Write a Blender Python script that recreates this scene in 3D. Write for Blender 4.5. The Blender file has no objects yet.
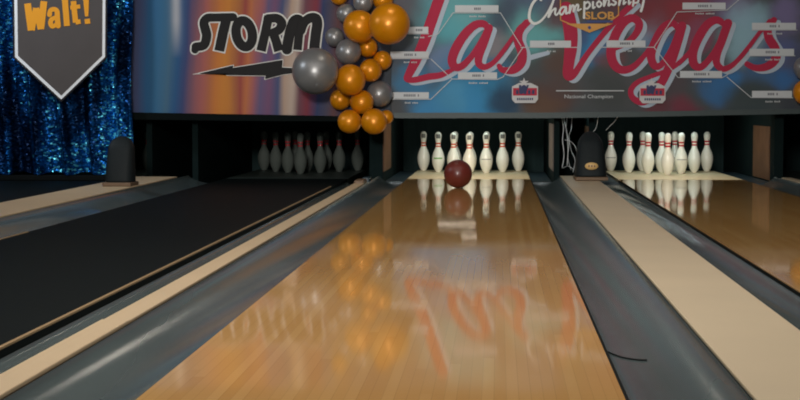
import bpy, bmesh, math, random
from mathutils import Vector, Matrix
random.seed(7)
_eps = [0]
C = bpy.context.scene.collection
PI = math.pi
# ------------------------------------------------------------------ camera model
F = 1552.0; H = 0.634
pitch = math.atan(95/F); yaw = math.atan(98/F*math.cos(pitch))
cam_d = bpy.data.cameras.new('camera'); cam = bpy.data.objects.new('camera', cam_d); C.objects.link(cam)
cam.location = (0, 0, H); cam.rotation_euler = (PI/2-pitch, 0, yaw)
cam_d.sensor_width = 36; cam_d.lens = 36*F/800; cam_d.clip_end = 100
bpy.context.scene.camera = cam
_r = Vector((math.cos(yaw), math.sin(yaw), 0))
_f = Vector((-math.sin(yaw)*math.cos(pitch), math.cos(yaw)*math.cos(pitch), -math.sin(pitch)))
_u = _r.cross(_f)
def ray(x, y): return _r*((x-400)/F) + _u*((200-y)/F) + _f
def P(x, y, Y):                       # the point at depth Y that was measured at (x, y)
    d = ray(x, y); return Vector((0, 0, H)) + d*(Y/d.y)
def G(x, y, z=0):                     # the point at height z
    d = ray(x, y); return Vector((0, 0, H)) + d*((z-H)/d.z)
# ------------------------------------------------------------------ materials
def lin(c): c /= 255.0; return c/12.92 if c <= .04045 else ((c+.055)/1.055)**2.4
def col(r, g, b, k=1.0): return (min(lin(r)*k, .95), min(lin(g)*k, .95), min(lin(b)*k, .95), 1)
def mat(name, c, rough=.5, metal=0, spec=.5, coat=0, noise=0, nscale=20, stretch=(1,1,1), bump=0):
    m = bpy.data.materials.new(name); m.use_nodes = True
    nt = m.node_tree; b = nt.nodes['Principled BSDF']
    b.inputs['Base Color'].default_value = c; b.inputs['Roughness'].default_value = rough
    b.inputs['Metallic'].default_value = metal; b.inputs['Specular IOR Level'].default_value = spec
    b.inputs['Coat Weight'].default_value = coat
    tc = nt.nodes.new('ShaderNodeTexCoord'); mp = nt.nodes.new('ShaderNodeMapping'); mp.inputs['Scale'].default_value = stretch
    nt.links.new(tc.outputs['Object'], mp.inputs['Vector'])
    n = nt.nodes.new('ShaderNodeTexNoise'); n.inputs['Scale'].default_value = nscale; n.inputs['Detail'].default_value = 4
    nt.links.new(mp.outputs[0], n.inputs['Vector'])
    mx = nt.nodes.new('ShaderNodeMix'); mx.data_type = 'RGBA'
    mx.inputs[6].default_value = tuple(max(0, v*(1-noise)) for v in c[:3])+(1,)
    mx.inputs[7].default_value = tuple(min(1, v*(1+noise)) for v in c[:3])+(1,)
    nt.links.new(n.outputs['Fac'], mx.inputs[0]); nt.links.new(mx.outputs[2], b.inputs['Base Color'])
    if bump:
        bp = nt.nodes.new('ShaderNodeBump'); bp.inputs['Strength'].default_value = bump; bp.inputs['Distance'].default_value = .01
        nt.links.new(n.outputs['Fac'], bp.inputs['Height']); nt.links.new(bp.outputs[0], b.inputs['Normal'])
    return m
def emis(name, c, s):
    m = mat(name, (0, 0, 0, 1)); b = m.node_tree.nodes['Principled BSDF']
    b.inputs['Emission Color'].default_value = c; b.inputs['Emission Strength'].default_value = s; return m
def N(nt, t, **k):
    n = nt.nodes.new(t)
    for a, v in k.items(): setattr(n, a, v)
    return n
def mathn(nt, op, a, b=None, c=None):
    n = nt.nodes.new('ShaderNodeMath'); n.operation = op
    for i, v in enumerate((a, b, c)):
        if v is None: continue
        if isinstance(v, (int, float)): n.inputs[i].default_value = v
        else: nt.links.new(v, n.inputs[i])
    return n.outputs[0]
def mixc(nt, f, a, b, mode='MIX'):
    n = nt.nodes.new('ShaderNodeMix'); n.data_type = 'RGBA'; n.blend_type = mode
    for i, v in ((0, f), (6, a), (7, b)):
        if isinstance(v, (int, float, tuple)): n.inputs[i].default_value = v
        else: nt.links.new(v, n.inputs[i])
    return n.outputs[2]
def wood_lane(name, base, dark, light):
    m = bpy.data.materials.new(name); m.use_nodes = True; nt = m.node_tree; b = nt.nodes['Principled BSDF']
    tc = N(nt, 'ShaderNodeTexCoord'); sp = N(nt, 'ShaderNodeSeparateXYZ'); nt.links.new(tc.outputs['Object'], sp.inputs[0])
    bi = mathn(nt, 'FLOOR', mathn(nt, 'MULTIPLY', sp.outputs[0], 1/.0270))
    wn = N(nt, 'ShaderNodeTexWhiteNoise', noise_dimensions='1D'); nt.links.new(bi, wn.inputs['W'])
    # staggered board lengths
    yo = mathn(nt, 'FLOOR', mathn(nt, 'ADD', mathn(nt, 'MULTIPLY', sp.outputs[1], .55), mathn(nt, 'MULTIPLY', wn.outputs[0], 9.0)))
    cb = N(nt, 'ShaderNodeCombineXYZ'); nt.links.new(bi, cb.inputs[0]); nt.links.new(yo, cb.inputs[1])
    w2 = N(nt, 'ShaderNodeTexWhiteNoise', noise_dimensions='3D'); nt.links.new(cb.outputs[0], w2.inputs['Vector'])
    c1 = mixc(nt, w2.outputs[0], dark, light)
    mp = N(nt, 'ShaderNodeMapping'); mp.inputs['Scale'].default_value = (90, 2.2, 1); nt.links.new(tc.outputs['Object'], mp.inputs[0])
    n1 = N(nt, 'ShaderNodeTexNoise'); n1.inputs['Scale'].default_value = 1; n1.inputs['Detail'].default_value = 5; nt.links.new(mp.outputs[0], n1.inputs['Vector'])
    c2 = mixc(nt, mathn(nt, 'MULTIPLY', n1.outputs['Fac'], .55), c1, base)
    mp2 = N(nt, 'ShaderNodeMapping'); mp2.inputs['Scale'].default_value = (2.2, .8, 1); nt.links.new(tc.outputs['Object'], mp2.inputs[0])
    n2 = N(nt, 'ShaderNodeTexNoise'); n2.inputs['Scale'].default_value = 1.5; nt.links.new(mp2.outputs[0], n2.inputs['Vector'])
    c3 = mixc(nt, .5, c2, mixc(nt, n2.outputs['Fac'], (.40, .40, .42, 1), (.62, .60, .56, 1)), 'OVERLAY')
    fx = mathn(nt, 'FRACT', mathn(nt, 'MULTIPLY', sp.outputs[0], 1/.0270))
    seam = mathn(nt, 'LESS_THAN', fx, .06)
    c4 = mixc(nt, mathn(nt, 'MULTIPLY', seam, .22), c3, tuple(v*.35 for v in dark[:3])+(1,))
    nt.links.new(c4, b.inputs['Base Color'])
    rr = mathn(nt, 'MULTIPLY_ADD', n2.outputs['Fac'], .04, .03); nt.links.new(rr, b.inputs['Roughness'])
    bp = N(nt, 'ShaderNodeBump'); bp.inputs['Strength'].default_value = .02; bp.inputs['Distance'].default_value = .002
    nt.links.new(n1.outputs['Fac'], bp.inputs['Height']); nt.links.new(bp.outputs[0], b.inputs['Normal'])
    b.inputs['IOR'].default_value = 1.30
    return m
WB = 1.0
M = {}
M['lane'] = wood_lane('lane_wood', col(208,160,98), col(200,150,88), col(216,170,108))
M['lane_black'] = mat('black_lane_cover', col(14,20,20), .6, spec=.08, noise=.25, nscale=8)
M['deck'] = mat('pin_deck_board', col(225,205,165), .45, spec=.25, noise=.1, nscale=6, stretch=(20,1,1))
M['deck_dark'] = mat('unlit_pin_deck_board', col(70,80,76), .4, spec=.3, noise=.1)  # deck board copy with the darkness of unlit pits in its colour
M['gutter'] = mat('gutter_grey', col(88,99,100), .19, spec=.35, noise=.28, nscale=2.2, stretch=(2,.6,1))
M['cap'] = mat('divider_beige', col(222,202,170), .42, spec=.3, noise=.07, nscale=3)
M['cap_tan'] = mat('divider_tan', col(218,192,156), .42, spec=.3, noise=.08, nscale=3)
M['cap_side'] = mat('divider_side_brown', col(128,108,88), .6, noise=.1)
M['black'] = mat('matt_black', col(14,17,17), .6, spec=.08, noise=.15)
M['black2'] = mat('satin_black', col(30,36,38), .6, spec=.2, noise=.15)
M['edge'] = mat('lane_edge_wood', col(170,140,100), .5, noise=.1)
M['pitwall'] = mat('pit_curtain_teal', col(40,56,56), .8, spec=.1, noise=.3, nscale=3, stretch=(6,1,.4))
M['kick'] = mat('kickback_black', col(22,34,34), .8, spec=.05, noise=.2)
M['kick_plate'] = mat('kickback_plate_rosewood', col(106,76,54), .6, spec=.2, noise=.6, nscale=5)
M['kick_plate2'] = mat('kickback_plate_grey', col(122,112,106), .6, spec=.2, noise=.35, nscale=5)
M['pin'] = mat('pin_white', col(236,232,216), .22, noise=.03, coat=.3)
M['stripe_red'] = mat('pin_stripe_red', col(190,28,40), .3)
M['stripe_orange'] = mat('pin_stripe_orange', col(205,72,30), .3)
M['mark'] = mat('pin_mark_grey', col(104,104,98), .4)
M['markg'] = mat('pin_mark_green', col(110,170,80), .4)
M['ball'] = mat('ball_maroon', col(110,46,38), .36, noise=.25, nscale=14, coat=.1)
M['orange'] = mat('balloon_orange', col(228,144,10), .34, metal=.25, noise=.06, nscale=3)
M['silver'] = mat('balloon_silver', col(150,149,148), .36, metal=.5, noise=.06, nscale=3)
M['trim_grey'] = mat('trim_grey', col(66,78,78), .45, spec=.3, noise=.1)
M['trim_dark'] = mat('trim_dark', col(14,20,20), .7, spec=.05, noise=.1)
M['sign_dark'] = mat('shield_charcoal', col(92,86,84), .6, spec=.08, noise=.08, nscale=5)
M['sign_black'] = mat('shield_rim_black', col(38,36,40), .5, spec=.2)
M['sign_white'] = mat('shield_border_white', col(255,255,255,1.15), .5, spec=.2)
M['sign_orange'] = mat('shield_lettering_orange', col(255,160,40,1.1), .5, spec=.2)
M['floor'] = mat('floor_dark', col(22,24,26), .8, spec=.1, noise=.3)
M['wall'] = mat('wall_dark', col(44,40,44), .85, spec=.1, noise=.3, nscale=2)
M['ceil'] = mat('ceiling_dark', col(60,58,56), .9, spec=.1, noise=.2)
M['cable'] = mat('cable_white', col(235,240,240), .5)
M['gold'] = mat('emblem_gold', col(226,186,120), .4, noise=.05)
M['emblem_ink'] = mat('emblem_ink', col(130,96,64), .5)
M['tan'] = mat('hood_base_tan', col(110,84,56), .5, noise=.15)
M['brown'] = mat('end_block_brown', col(116,92,70), .5, noise=.2)
M['bluepart'] = mat('fitting_blue', col(44,62,70), .4, noise=.2)
M['dullpin'] = M['pin']
K = 1.55
def paint(name, r, g, b, k=K): 
    M[name] = mat(name, col(r, g, b, k), .6, spec=.08, noise=.05, nscale=6); return M[name]
paint('ink_charcoal', 36, 35, 35); paint('ink_outline', 190, 188, 182)
paint('script_red', 150, 42, 64); paint('script_pale', 152, 164, 176)
paint('bar_white', 172, 176, 178); paint('bar_ink', 96, 98, 104); paint('line_white', 164, 168, 170)
paint('champ_white', 192, 194, 192); paint('logo_orange', 180, 134, 76); paint('logo_blue', 66, 76, 116)
paint('badge_white', 172, 172, 172); paint('badge_red', 160, 50, 66); paint('badge_blue', 56, 62, 90)

# ------------------------------------------------------------------ mesh helpers
def link(name, bm, m, parent=None, smooth=False, origin=None):
    _eps[0] = 0
    me = bpy.data.meshes.new(name)
    if origin is not None: bmesh.ops.translate(bm, verts=bm.verts, vec=-Vector(origin))
    bm.to_mesh(me); bm.free()
    for mm in (m if isinstance(m, (list, tuple)) else [m]): me.materials.append(mm)
    if smooth:
        for p in me.polygons: p.use_smooth = True
    o = bpy.data.objects.new(name, me); C.objects.link(o)
    if origin is not None: o.location = origin
    if parent: o.parent = parent
    return o
def thing(name, label, cat, loc=(0,0,0), group=None):
    o = bpy.data.objects.new(name, None); C.objects.link(o); o.location = loc; o.empty_display_size = .05
    o['label'] = label; o['category'] = cat
    if group: o['group'] = group
    return o
def tag(o, label, cat, group=None):
    o['label'] = label; o['category'] = cat
    if group: o['group'] = group
    return o
def struct(o): o['kind'] = 'structure'; return o
def box(bm, x0, x1, y0, y1, z0, z1, bevel=0):
    t = bmesh.new()
    v = [t.verts.new((x, y, z)) for x in (x0, x1) for y in (y0, y1) for z in (z0, z1)]
    for f in ((0,1,3,2),(4,6,7,5),(0,4,5,1),(2,3,7,6),(0,2,6,4),(1,5,7,3)): t.faces.new([v[i] for i in f])
    bmesh.ops.recalc_face_normals(t, faces=t.faces)
    if bevel: bmesh.ops.bevel(t, geom=list(t.edges), offset=bevel, segments=2, affect='EDGES', profile=.5)
    me = bpy.data.meshes.new('t'); t.to_mesh(me); t.free(); bm.from_mesh(me); bpy.data.meshes.remove(me)
    return bm
def extr(bm, prof, y0, y1, seg=1, closed=True):
    """prof: list of (x,z), extruded along Y"""
    rows = [[bm.verts.new((x, y0+(y1-y0)*i/seg, z)) for x, z in prof] for i in range(seg+1)]
    n = len(prof)
    for a, b in zip(rows, rows[1:]):
        for i in range(n if closed else n-1):
            j = (i+1) % n; bm.faces.new((a[i], a[j], b[j], b[i]))
    if closed: bm.faces.new(rows[0][::-1]); bm.faces.new(rows[-1])
    bmesh.ops.recalc_face_normals(bm, faces=bm.faces)
    return bm
def lathe(bm, prof, seg=32, z0=0):
    rings = []
    for z, r in prof:
        if r < 1e-6: rings.append([bm.verts.new((0, 0, z))]); continue
        rings.append([bm.verts.new((r*math.cos(2*PI*i/seg), r*math.sin(2*PI*i/seg), z)) for i in range(seg)])
    for a, b in zip(rings, rings[1:]):
        for i in range(seg):
            j = (i+1) % seg
            if len(a) == 1: bm.faces.new((a[0], b[j], b[i]))
            elif len(b) == 1: bm.faces.new((a[i], a[j], b[0]))
            else: bm.faces.new((a[i], a[j], b[j], b[i]))
    return bm
def tube(bm, pts, r, seg=8):
    pts = [Vector(p) for p in pts]; rings = []
    for i, p in enumerate(pts):
        t = (pts[min(i+1, len(pts)-1)]-pts[max(i-1, 0)]).normalized()
        a = t.cross(Vector((0, 1, .01))).normalized(); b = t.cross(a)
        rings.append([bm.verts.new(p+(a*math.cos(2*PI*k/seg)+b*math.sin(2*PI*k/seg))*r) for k in range(seg)])
    for a, b in zip(rings, rings[1:]):
        for k in range(seg): bm.faces.new((a[k], a[(k+1)%seg], b[(k+1)%seg], b[k]))
    bm.faces.new(rings[0][::-1]); bm.faces.new(rings[-1]); return bm
def spline(pts, n=8):
    out = []; q = [pts[0]]+list(pts)+[pts[-1]]
    for i in range(1, len(q)-2):
        p0, p1, p2, p3 = q[i-1], q[i], q[i+1], q[i+2]
        for k in range(n):
            t = k/n
            out.append(tuple(.5*((2*b)+(c-a)*t+(2*a-5*b+4*c-d)*t*t+(3*b-a-3*c+d)*t**3) for a, b, c, d in zip(p0, p1, p2, p3)))
    out.append(tuple(pts[-1])); return out
# flat artwork lying on a panel at depth Y. Pieces given in measured coordinates and carried onto the panel.

def flat(bm, poly, Y):
    _eps[0] += 1; yy = Y - (_eps[0] % 220)*.00002
    v = [bm.verts.new(P(x, y, yy)) for x, y in poly]
    f = bm.faces.new(v); f.normal_update()
    if f.normal.y > 0: f.normal_flip()
def disc(x, y, r, n=14, ry=None): return [(x+r*math.cos(2*PI*i/n), y+(ry or r)*math.sin(2*PI*i/n)) for i in range(n)]
def stroke(bm, pts, Y, butt=False, w=None, grow=0, off=(0,0)):
    q = [(p[0]+off[0], p[1]+off[1], (p[2] if len(p) > 2 else w)+grow) for p in pts]
    for a, b in zip(q, q[1:]):
        dx, dy = b[0]-a[0], b[1]-a[1]; L = math.hypot(dx, dy)
        if L < 1e-4: continue
        nx, ny = -dy/L, dx/L
        flat(bm, [(a[0]+nx*a[2]/2, a[1]+ny*a[2]/2), (b[0]+nx*b[2]/2, b[1]+ny*b[2]/2), (b[0]-nx*b[2]/2, b[1]-ny*b[2]/2), (a[0]-nx*a[2]/2, a[1]-ny*a[2]/2)], Y)
    rng = q[1:-1] if butt else q
    for x, y, ww in rng: flat(bm, disc(x, y, ww/2), Y)

# ------------------------------------------------------------------ layout (metres, measured)
LC = {'mid': -0.250, 'left': -1.82, 'right': 1.555, 'farleft': -3.70, 'farright': 3.12}
HW = 0.527
Y0, YL, YD, YB = -1.5, 13.3, 15.15, 16.2     # lane start, lane end, deck end, back of pit
Ypin = 15.0                                   # back row of pins
CZ = 0.04                                     # divider height

# room shell
bm = bmesh.new(); box(bm, -7, 6.5, -3, 17, -.16, -.10); struct(link('floor', bm, M['floor']))
bm = bmesh.new(); box(bm, -7, 6.5, YB, YB+.1, -.1, 3.2); struct(link('wall_rear', bm, M['pitwall']))
bm = bmesh.new(); box(bm, -7.1, -7, -3, 17, -.1, 3.2); struct(link('wall_left', bm, M['wall']))
bm = bmesh.new(); box(bm, 6.5, 6.6, -3, 17, -.1, 3.2); struct(link('wall_right', bm, M['wall']))
bm = bmesh.new(); box(bm, -7, 6.5, -3, 17, 3.2, 3.3); struct(link('ceiling', bm, M['ceil']))
bm = bmesh.new(); box(bm, -7, 6.5, 13.06, 13.16, 1.78, 3.2); struct(link('wall_back', bm, M['wall']))

# lanes
def lane(key, label, surf, deck, edges=False):
    cx = LC[key]; t = thing('bowling_lane', label, 'bowling lane', (cx, 0, 0))
    bm = bmesh.new(); box(bm, -HW, HW, Y0, YL, -.10, 0); link('lane_surface', bm, surf, t)
    bm = bmesh.new(); box(bm, -HW, HW, YL+.004, YD, -.10, 0); link('pin_deck', bm, deck, t)
    if edges:
        bm = bmesh.new(); box(bm, HW-.010, HW+.002, Y0, 12.0, -.003, .003); link('lane_edge', bm, M['edge'], t)
        bm = bmesh.new(); box(bm, -HW-.002, -HW+.010, Y0, 7.6, -.003, .003); link('lane_edge', bm, M['edge'], t)
    else:
        bm = bmesh.new(); box(bm, HW, HW+.008, Y0, YL, -.05, -.001); link('edge_strip', bm, M['black'], t)
        bm = bmesh.new(); box(bm, -HW-.004, -HW, Y0, YL, -.05, -.004); link('edge_strip', bm, M['black'], t)
    return t
lane('mid', 'glossy wooden lane in the middle with the maroon ball rolling on it', M['lane'], M['deck'])
lane('right', 'glossy wooden lane right of the wide beige divider', M['lane'], M['deck'])
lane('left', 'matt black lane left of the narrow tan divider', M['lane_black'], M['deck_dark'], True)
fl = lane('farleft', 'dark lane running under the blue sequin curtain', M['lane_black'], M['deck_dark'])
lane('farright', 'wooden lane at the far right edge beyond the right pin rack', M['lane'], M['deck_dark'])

# dividers: (x0, x1)
DIV = {'rightwide': (.524, .800), 'leftnarrow': (-1.093, -1.016), 'leftwide': (-3.03, -2.66), 'rightnarrow': (2.325, 2.40)}
def gutter(xa, xb, side, label, y1=YL-.07, low=0):
    """concave channel between xa and xb; side='L' lane edge is at xb, 'R' lane edge at xa"""
    n = 14; pr = []; w = xb-xa
    for i in range(n+1):
        t = i/n; a = PI*t
        t2 = .5-.5*math.cos(a); hl_ = (1-t2) if side == 'L' else t2; pr.append((xa+w*t2, -.016+low*(1-hl_)**1.5+.046*hl_**2.2-.030*math.sin(a)**1.0))
    top = pr
    bot = [(xb, -.095), (xa, -.095)]
    bm = bmesh.new(); extr(bm, top+bot, Y0, y1, 1)
    o = link('gutter', bm, M['gutter'], None, True)
    me = o.data
    o.data.set_sharp_from_angle(angle=math.radians(40)) if hasattr(o.data, 'set_sharp_from_angle') else None
    return tag(o, label, 'gutter')
e = .009
gutter(-1.013, LC['mid']-HW-.004, 'L', 'grey gutter along the left edge of the middle wooden lane')
g2 = gutter(LC['mid']+HW+.008, .522, 'R', 'grey gutter between the middle lane and the wide beige divider')
gutter(.802, LC['right']-HW-.004, 'L', 'grey gutter between the wide beige divider and the right lane')
gutter(LC['left']+HW+.003, -1.096, 'R', 'grey gutter between the black lane and the narrow tan divider', low=-.010)
gutter(-2.658, LC['left']-HW-.004, 'L', 'grey gutter between the black lane and the wide tan divider')
gutter(LC['farleft']+HW+.008, -3.032, 'R', 'dark gutter just left of the wide tan divider')
gutter(LC['right']+HW+.008, 2.323, 'R', 'grey gutter along the right side of the right lane')
gutter(2.402, LC['farright']-HW-.004, 'L', 'grey gutter beyond the narrow divider at the right edge')
# seam across the right gutter of the middle lane
def gz(xa, xb, x):
    t = math.acos(max(-1, min(1, 1-2*(x-xa)/(xb-xa)))); t2 = .5-.5*math.cos(t); return -.016+.046*t2**2.2-.030*math.sin(t)
bm = bmesh.new()
xa, xb = LC['mid']+HW+.008, .522
pp = []
for i in range(9):
    x = xa+.012+i*.012; pp.append((x, 4.13-.05*(i/8)**1.5+.03*(1-i/8)**2, gz(xa, xb, x)+.0015))
tube(bm, pp, .0028, 6); link('joint_seam', bm, M['black'], g2)

def divider(x0, x1, label, m, y1, zt=CZ, side_mat=None, seam=None, endm=None):
    t = thing('lane_divider', label, 'lane divider', ((x0+x1)/2, 0, 0)); cx = (x0+x1)/2
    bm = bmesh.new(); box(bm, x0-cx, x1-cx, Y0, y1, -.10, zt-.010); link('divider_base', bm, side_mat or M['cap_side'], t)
    if seam:
        bm = bmesh.new(); box(bm, x0-cx-.002, x1-cx+.001, Y0, seam, zt-.010, zt+.002, .003); link('capping_board', bm, m, t)
        bm = bmesh.new(); box(bm, x0-cx, x1-cx, seam+.006, y1, zt-.010, zt, .003); link('capping_board', bm, m, t)
    else:
        bm = bmesh.new(); box(bm, x0-cx, x1-cx, Y0, y1, zt-.010, zt, .003); link('capping_board', bm, m, t)
    if endm:
        bm = bmesh.new(); box(bm, x0-cx, x1-cx, y1+.002, y1+.28, -.08, zt+.022, .012); link('end_block', bm, endm, t)
    return t
sy = G(136, 320, CZ).y
divider(*DIV['leftnarrow'], 'narrow tan divider between the black lane and the middle lane', M['cap_tan'], 11.75, seam=sy, endm=M['brown'])
rw = divider(*DIV['rightwide'], 'wide smooth beige divider between the middle lane and the right lane', M['cap'], 13.1, side_mat=M['trim_grey'])
divider(*DIV['leftwide'], 'wide tan divider left of the black lane, below the blue curtain', M['cap_tan'], 12.75)
divider(*DIV['rightnarrow'], 'thin beige divider at the far right edge behind the right lane', M['cap'], 12.9)

# kickback walls between the pin decks
def kickback(x0, x1, ya, yb, label, plates, h=.70):
    cx = (x0+x1)/2; t = thing('kickback_panel', label, 'partition', (cx, ya, 0))
    bm = bmesh.new(); box(bm, x0-cx, x1-cx, 0, yb-ya, -.10, h); link('partition_board', bm, M['kick'], t)
    for s, pa, pb, z0, z1, mm in plates:
        bm = bmesh.new(); xx = (x1-cx) if s > 0 else (x0-cx-.008)
        box(bm, xx, xx+.008, pa-ya, pb-ya, z0, z1, .002); link('side_plate', bm, mm, t)
    return t
kickback(-1.10, -.985, 13.28, YB-.01, 'pin deck side wall under the balloon column with a rosy wooden plate', [(1, 13.3, 14.2, .06, .50, M['kick_plate'])])
kickback(.475, .52, 13.2, YB-.01, 'pin deck side wall right of the middle pins with a greyish wooden plate', [(-1, 13.28, 14.3, .07, .47, M['kick_plate2'])])
kickback(.775, .82, 13.3, YB-.01, 'pin deck side wall between the cables and the right lane', [(-1, 13.34, 13.9, .25, .45, M['kick_plate'])])
kickback(2.325, 2.40, 13.25, YB-.01, 'pin deck side wall right of the right pins with a rosy wooden plate', [(-1, 13.45, 14.3, -.01, .45, M['kick_plate'])])
kickback(-2.63, -2.58, 13.25, YB-.01, 'pin deck side wall in the dark left of the dim pins', [])
kickback(-3.03, -2.98, 13.25, YB-.01, 'pin deck side wall just right of the blue curtain edge', [])
kickback(3.86, 3.92, 13.25, YB-.01, 'pin deck side wall beyond the right edge of the frame', [])
# low blue-grey gutter ends beside the pins
def gend(x0, x1, label):
    bm = bmesh.new(); box(bm, x0, x1, YL-.06, 15.3, -.09, -.02, .004); tag(link('gutter_end', bm, M['bluepart']), label, 'gutter')
gend(LC['mid']-HW-.19, LC['mid']-HW-.005, 'flat blue-grey channel left of the middle pin deck')
gend(LC['mid']+HW+.01, .46, 'flat blue-grey channel right of the middle pin deck')
gend(.83, LC['right']-HW-.005, 'flat blue-grey channel left of the right pin deck')
gend(LC['right']+HW+.01, 2.31, 'flat blue-grey channel right of the right pin deck')

# ------------------------------------------------------------------ pins
PROF = [(0,0),(0,.0245),(.004,.0262),(.019,.0345),(.04,.0440),(.06,.0508),(.085,.0573),(.114,.0605),(.135,.0597),(.155,.0565),(.184,.0478),(.205,.0385),(.222,.0305),(.238,.0253),(.254,.0228),(.270,.0229),(.285,.0245),(.300,.0275),(.321,.0308),(.338,.0322),(.350,.0318),(.362,.0285),(.372,.0220),(.378,.0140),(.381,0)]
def rad(z):
    for (a, ra), (b, rb) in zip(PROF[1:], PROF[2:]):
        if a <= z <= b and b > a: return ra+(rb-ra)*(z-a)/(b-a)
    return 0
bm = bmesh.new(); lathe(bm, PROF, 28); bmesh.ops.recalc_face_normals(bm, faces=bm.faces)
pin_body = bpy.data.meshes.new('pin_body'); bm.to_mesh(pin_body); bm.free(); pin_body.materials.append(M['pin'])
for p in pin_body.polygons: p.use_smooth = True
pin_body_shaded = pin_body.copy(); pin_body_shaded.materials[0] = mat('pin_shaded_grey', col(98,104,98), .6, spec=.1, noise=.1)  # darker pin copy, the dimness of the unlit pits put into its colour
def ring_mesh(z0, z1, m, name):
    bm = bmesh.new(); n = 5
    lathe(bm, [(z0+(z1-z0)*i/n, rad(z0+(z1-z0)*i/n)+(.0012 if 0 < i < n else .0002)) for i in range(n+1)], 28)
    bmesh.ops.recalc_face_normals(bm, faces=bm.faces)
    me = bpy.data.meshes.new(name); bm.to_mesh(me); bm.free(); me.materials.append(m)
    for p in me.polygons: p.use_smooth = True
    return me
def patch_mesh(z0, z1, a0, a1, m, name):
    bm = bmesh.new(); rows = []
    for i in range(6):
        z = z0+(z1-z0)*i/5; r = rad(z)+.0010
        rows.append([bm.verts.new((r*math.sin(a0+(a1-a0)*k/6), -r*math.cos(a0+(a1-a0)*k/6), z)) for k in range(7)])
    for a, b in zip(rows, rows[1:]):
        for k in range(6): bm.faces.new((a[k], a[k+1], b[k+1], b[k]))
    me = bpy.data.meshes.new(name); bm.to_mesh(me); bm.free(); me.materials.append(m); return me
RM = {'stripe_red': [ring_mesh(.252, .267, M['stripe_red'], 'r1'), ring_mesh(.280, .295, M['stripe_red'], 'r2')],
      'stripe_orange': [ring_mesh(.236, .250, M['stripe_orange'], 'r3'), ring_mesh(.262, .276, M['stripe_orange'], 'r4')]}
crown = patch_mesh(.318, .358, -.62, .62, M['mark'], 'crown'); belly = patch_mesh(.125, .137, -.7, .7, M['markg'], 'belly')
belly2 = patch_mesh(.128, .134, -.8, .8, M['mark'], 'belly2')
ROWS = {7:(3,-1.5),8:(3,-.5),9:(3,.5),10:(3,1.5),4:(2,-1),5:(2,0),6:(2,1),2:(1,-.5),3:(1,.5),1:(0,0)}
WHERE = {7:'leftmost pin of the back row',8:'second pin from left in the back row',9:'third pin from left in the back row',10:'rightmost pin of the back row',
 4:'left pin of the three-pin row',5:'centre pin of the three-pin row',6:'right pin of the three-pin row',2:'left pin of the two-pin row',3:'right pin of the two-pin row',1:'single front pin'}
def pin(key, n, desc, stripes, grp, marks=()):
    r, c = ROWS[n]
    t = thing('bowling_pin', desc % WHERE[n], 'bowling pin', (LC[key]+c*.3048+PINOFF[key], Ypin-(3-r)*.264, 0), grp)
    t.rotation_euler.z = random.uniform(-.25, .25) if not marks else 0
    b = bpy.data.objects.new('pin_body', pin_body_shaded if key in ('left', 'farleft') else pin_body); C.objects.link(b); b.parent = t
    for me in RM[stripes]:
        s = bpy.data.objects.new('neck_stripe', me); C.objects.link(s); s.parent = t
    for me, nm in marks:
        s = bpy.data.objects.new(nm, me); C.objects.link(s); s.parent = t
PINOFF = {'mid': -.010, 'right': -.016, 'left': .005, 'farleft': .13}
for n in ROWS:
    mk = [(crown, 'head_emblem')]
    if n in (4, 3): mk.append((belly if n == 4 else belly2, 'belly_mark'))
    pin('mid', n, 'pin with orange neck stripes behind the ball, %s', 'stripe_orange', 'pins on the middle lane', mk)
    pin('right', n, 'red-striped pin on the right lane, %s', 'stripe_red', 'pins on the right lane', [(belly2, 'belly_mark')] if n in (3, 7, 9) else [])
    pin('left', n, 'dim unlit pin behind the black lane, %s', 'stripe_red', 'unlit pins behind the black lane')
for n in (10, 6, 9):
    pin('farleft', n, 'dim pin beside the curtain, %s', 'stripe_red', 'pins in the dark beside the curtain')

# ball
bs = P(458, 173.6, 11.86); br = .1085
bm = bmesh.new(); bmesh.ops.create_uvsphere(bm, u_segments=48, v_segments=32, radius=br)
o = link('bowling_ball', bm, M['ball'], None, True); o.location = (bs.x, 11.86, br)
tag(o, 'maroon bowling ball rolling on the middle lane just before the pins', 'bowling ball')
# finger holes on top, facing back
for a, b_, rr in ((.35, .9, .013), (.62, .9, .013), (.5, .55, .015)):
    d = Vector((math.sin(a-.5)*math.cos(b_), math.cos(a-.5)*math.cos(b_), math.sin(b_)))
    bm = bmesh.new(); bmesh.ops.create_circle(bm, cap_ends=True, segments=16, radius=rr)
    h = link('finger_hole', bm, M['black'], o); h.rotation_euler = d.to_track_quat('Z', 'Y').to_euler(); h.location = d*(br+.0003)

# ------------------------------------------------------------------ pit lamps (hidden behind the banners, light the pins)
lampglow = emis('tube_glow', (1, .93, .8, 1), 4.5)
lampglow_r = emis('tube_glow_dim', (1, .93, .8, 1), 1.2)
def pitlamp(key, bars, label, gm):
    cx = LC[key]; t = thing('pin_lamp', label, 'lamp', (cx, 15.3, .60))
    bm = bmesh.new(); box(bm, -.79, .79, -.40, .35, .10, .13, .005); link('housing', bm, M['black2'], t)
    for xa, xb, Y, z in bars:
        bm = bmesh.new(); tube(bm, [(xa-cx, Y-15.3, z-.60), (xb-cx, Y-15.3, z-.60)], .0035); link('light_tube', bm, gm, t, True)
        for x in (xa+.01, xb-.01):
            bm = bmesh.new(); tube(bm, [(x-cx, Y-15.3, z-.60+.006), (x-cx, Y-15.3, .105)], .006); link('bracket', bm, M['black2'], t)
pitlamp('mid', [(-.60, -.22, 15.6, .567), (-.35, -.20, 15.0, .637)], 'short lamp tubes above the middle pins behind the banner', lampglow)
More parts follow.
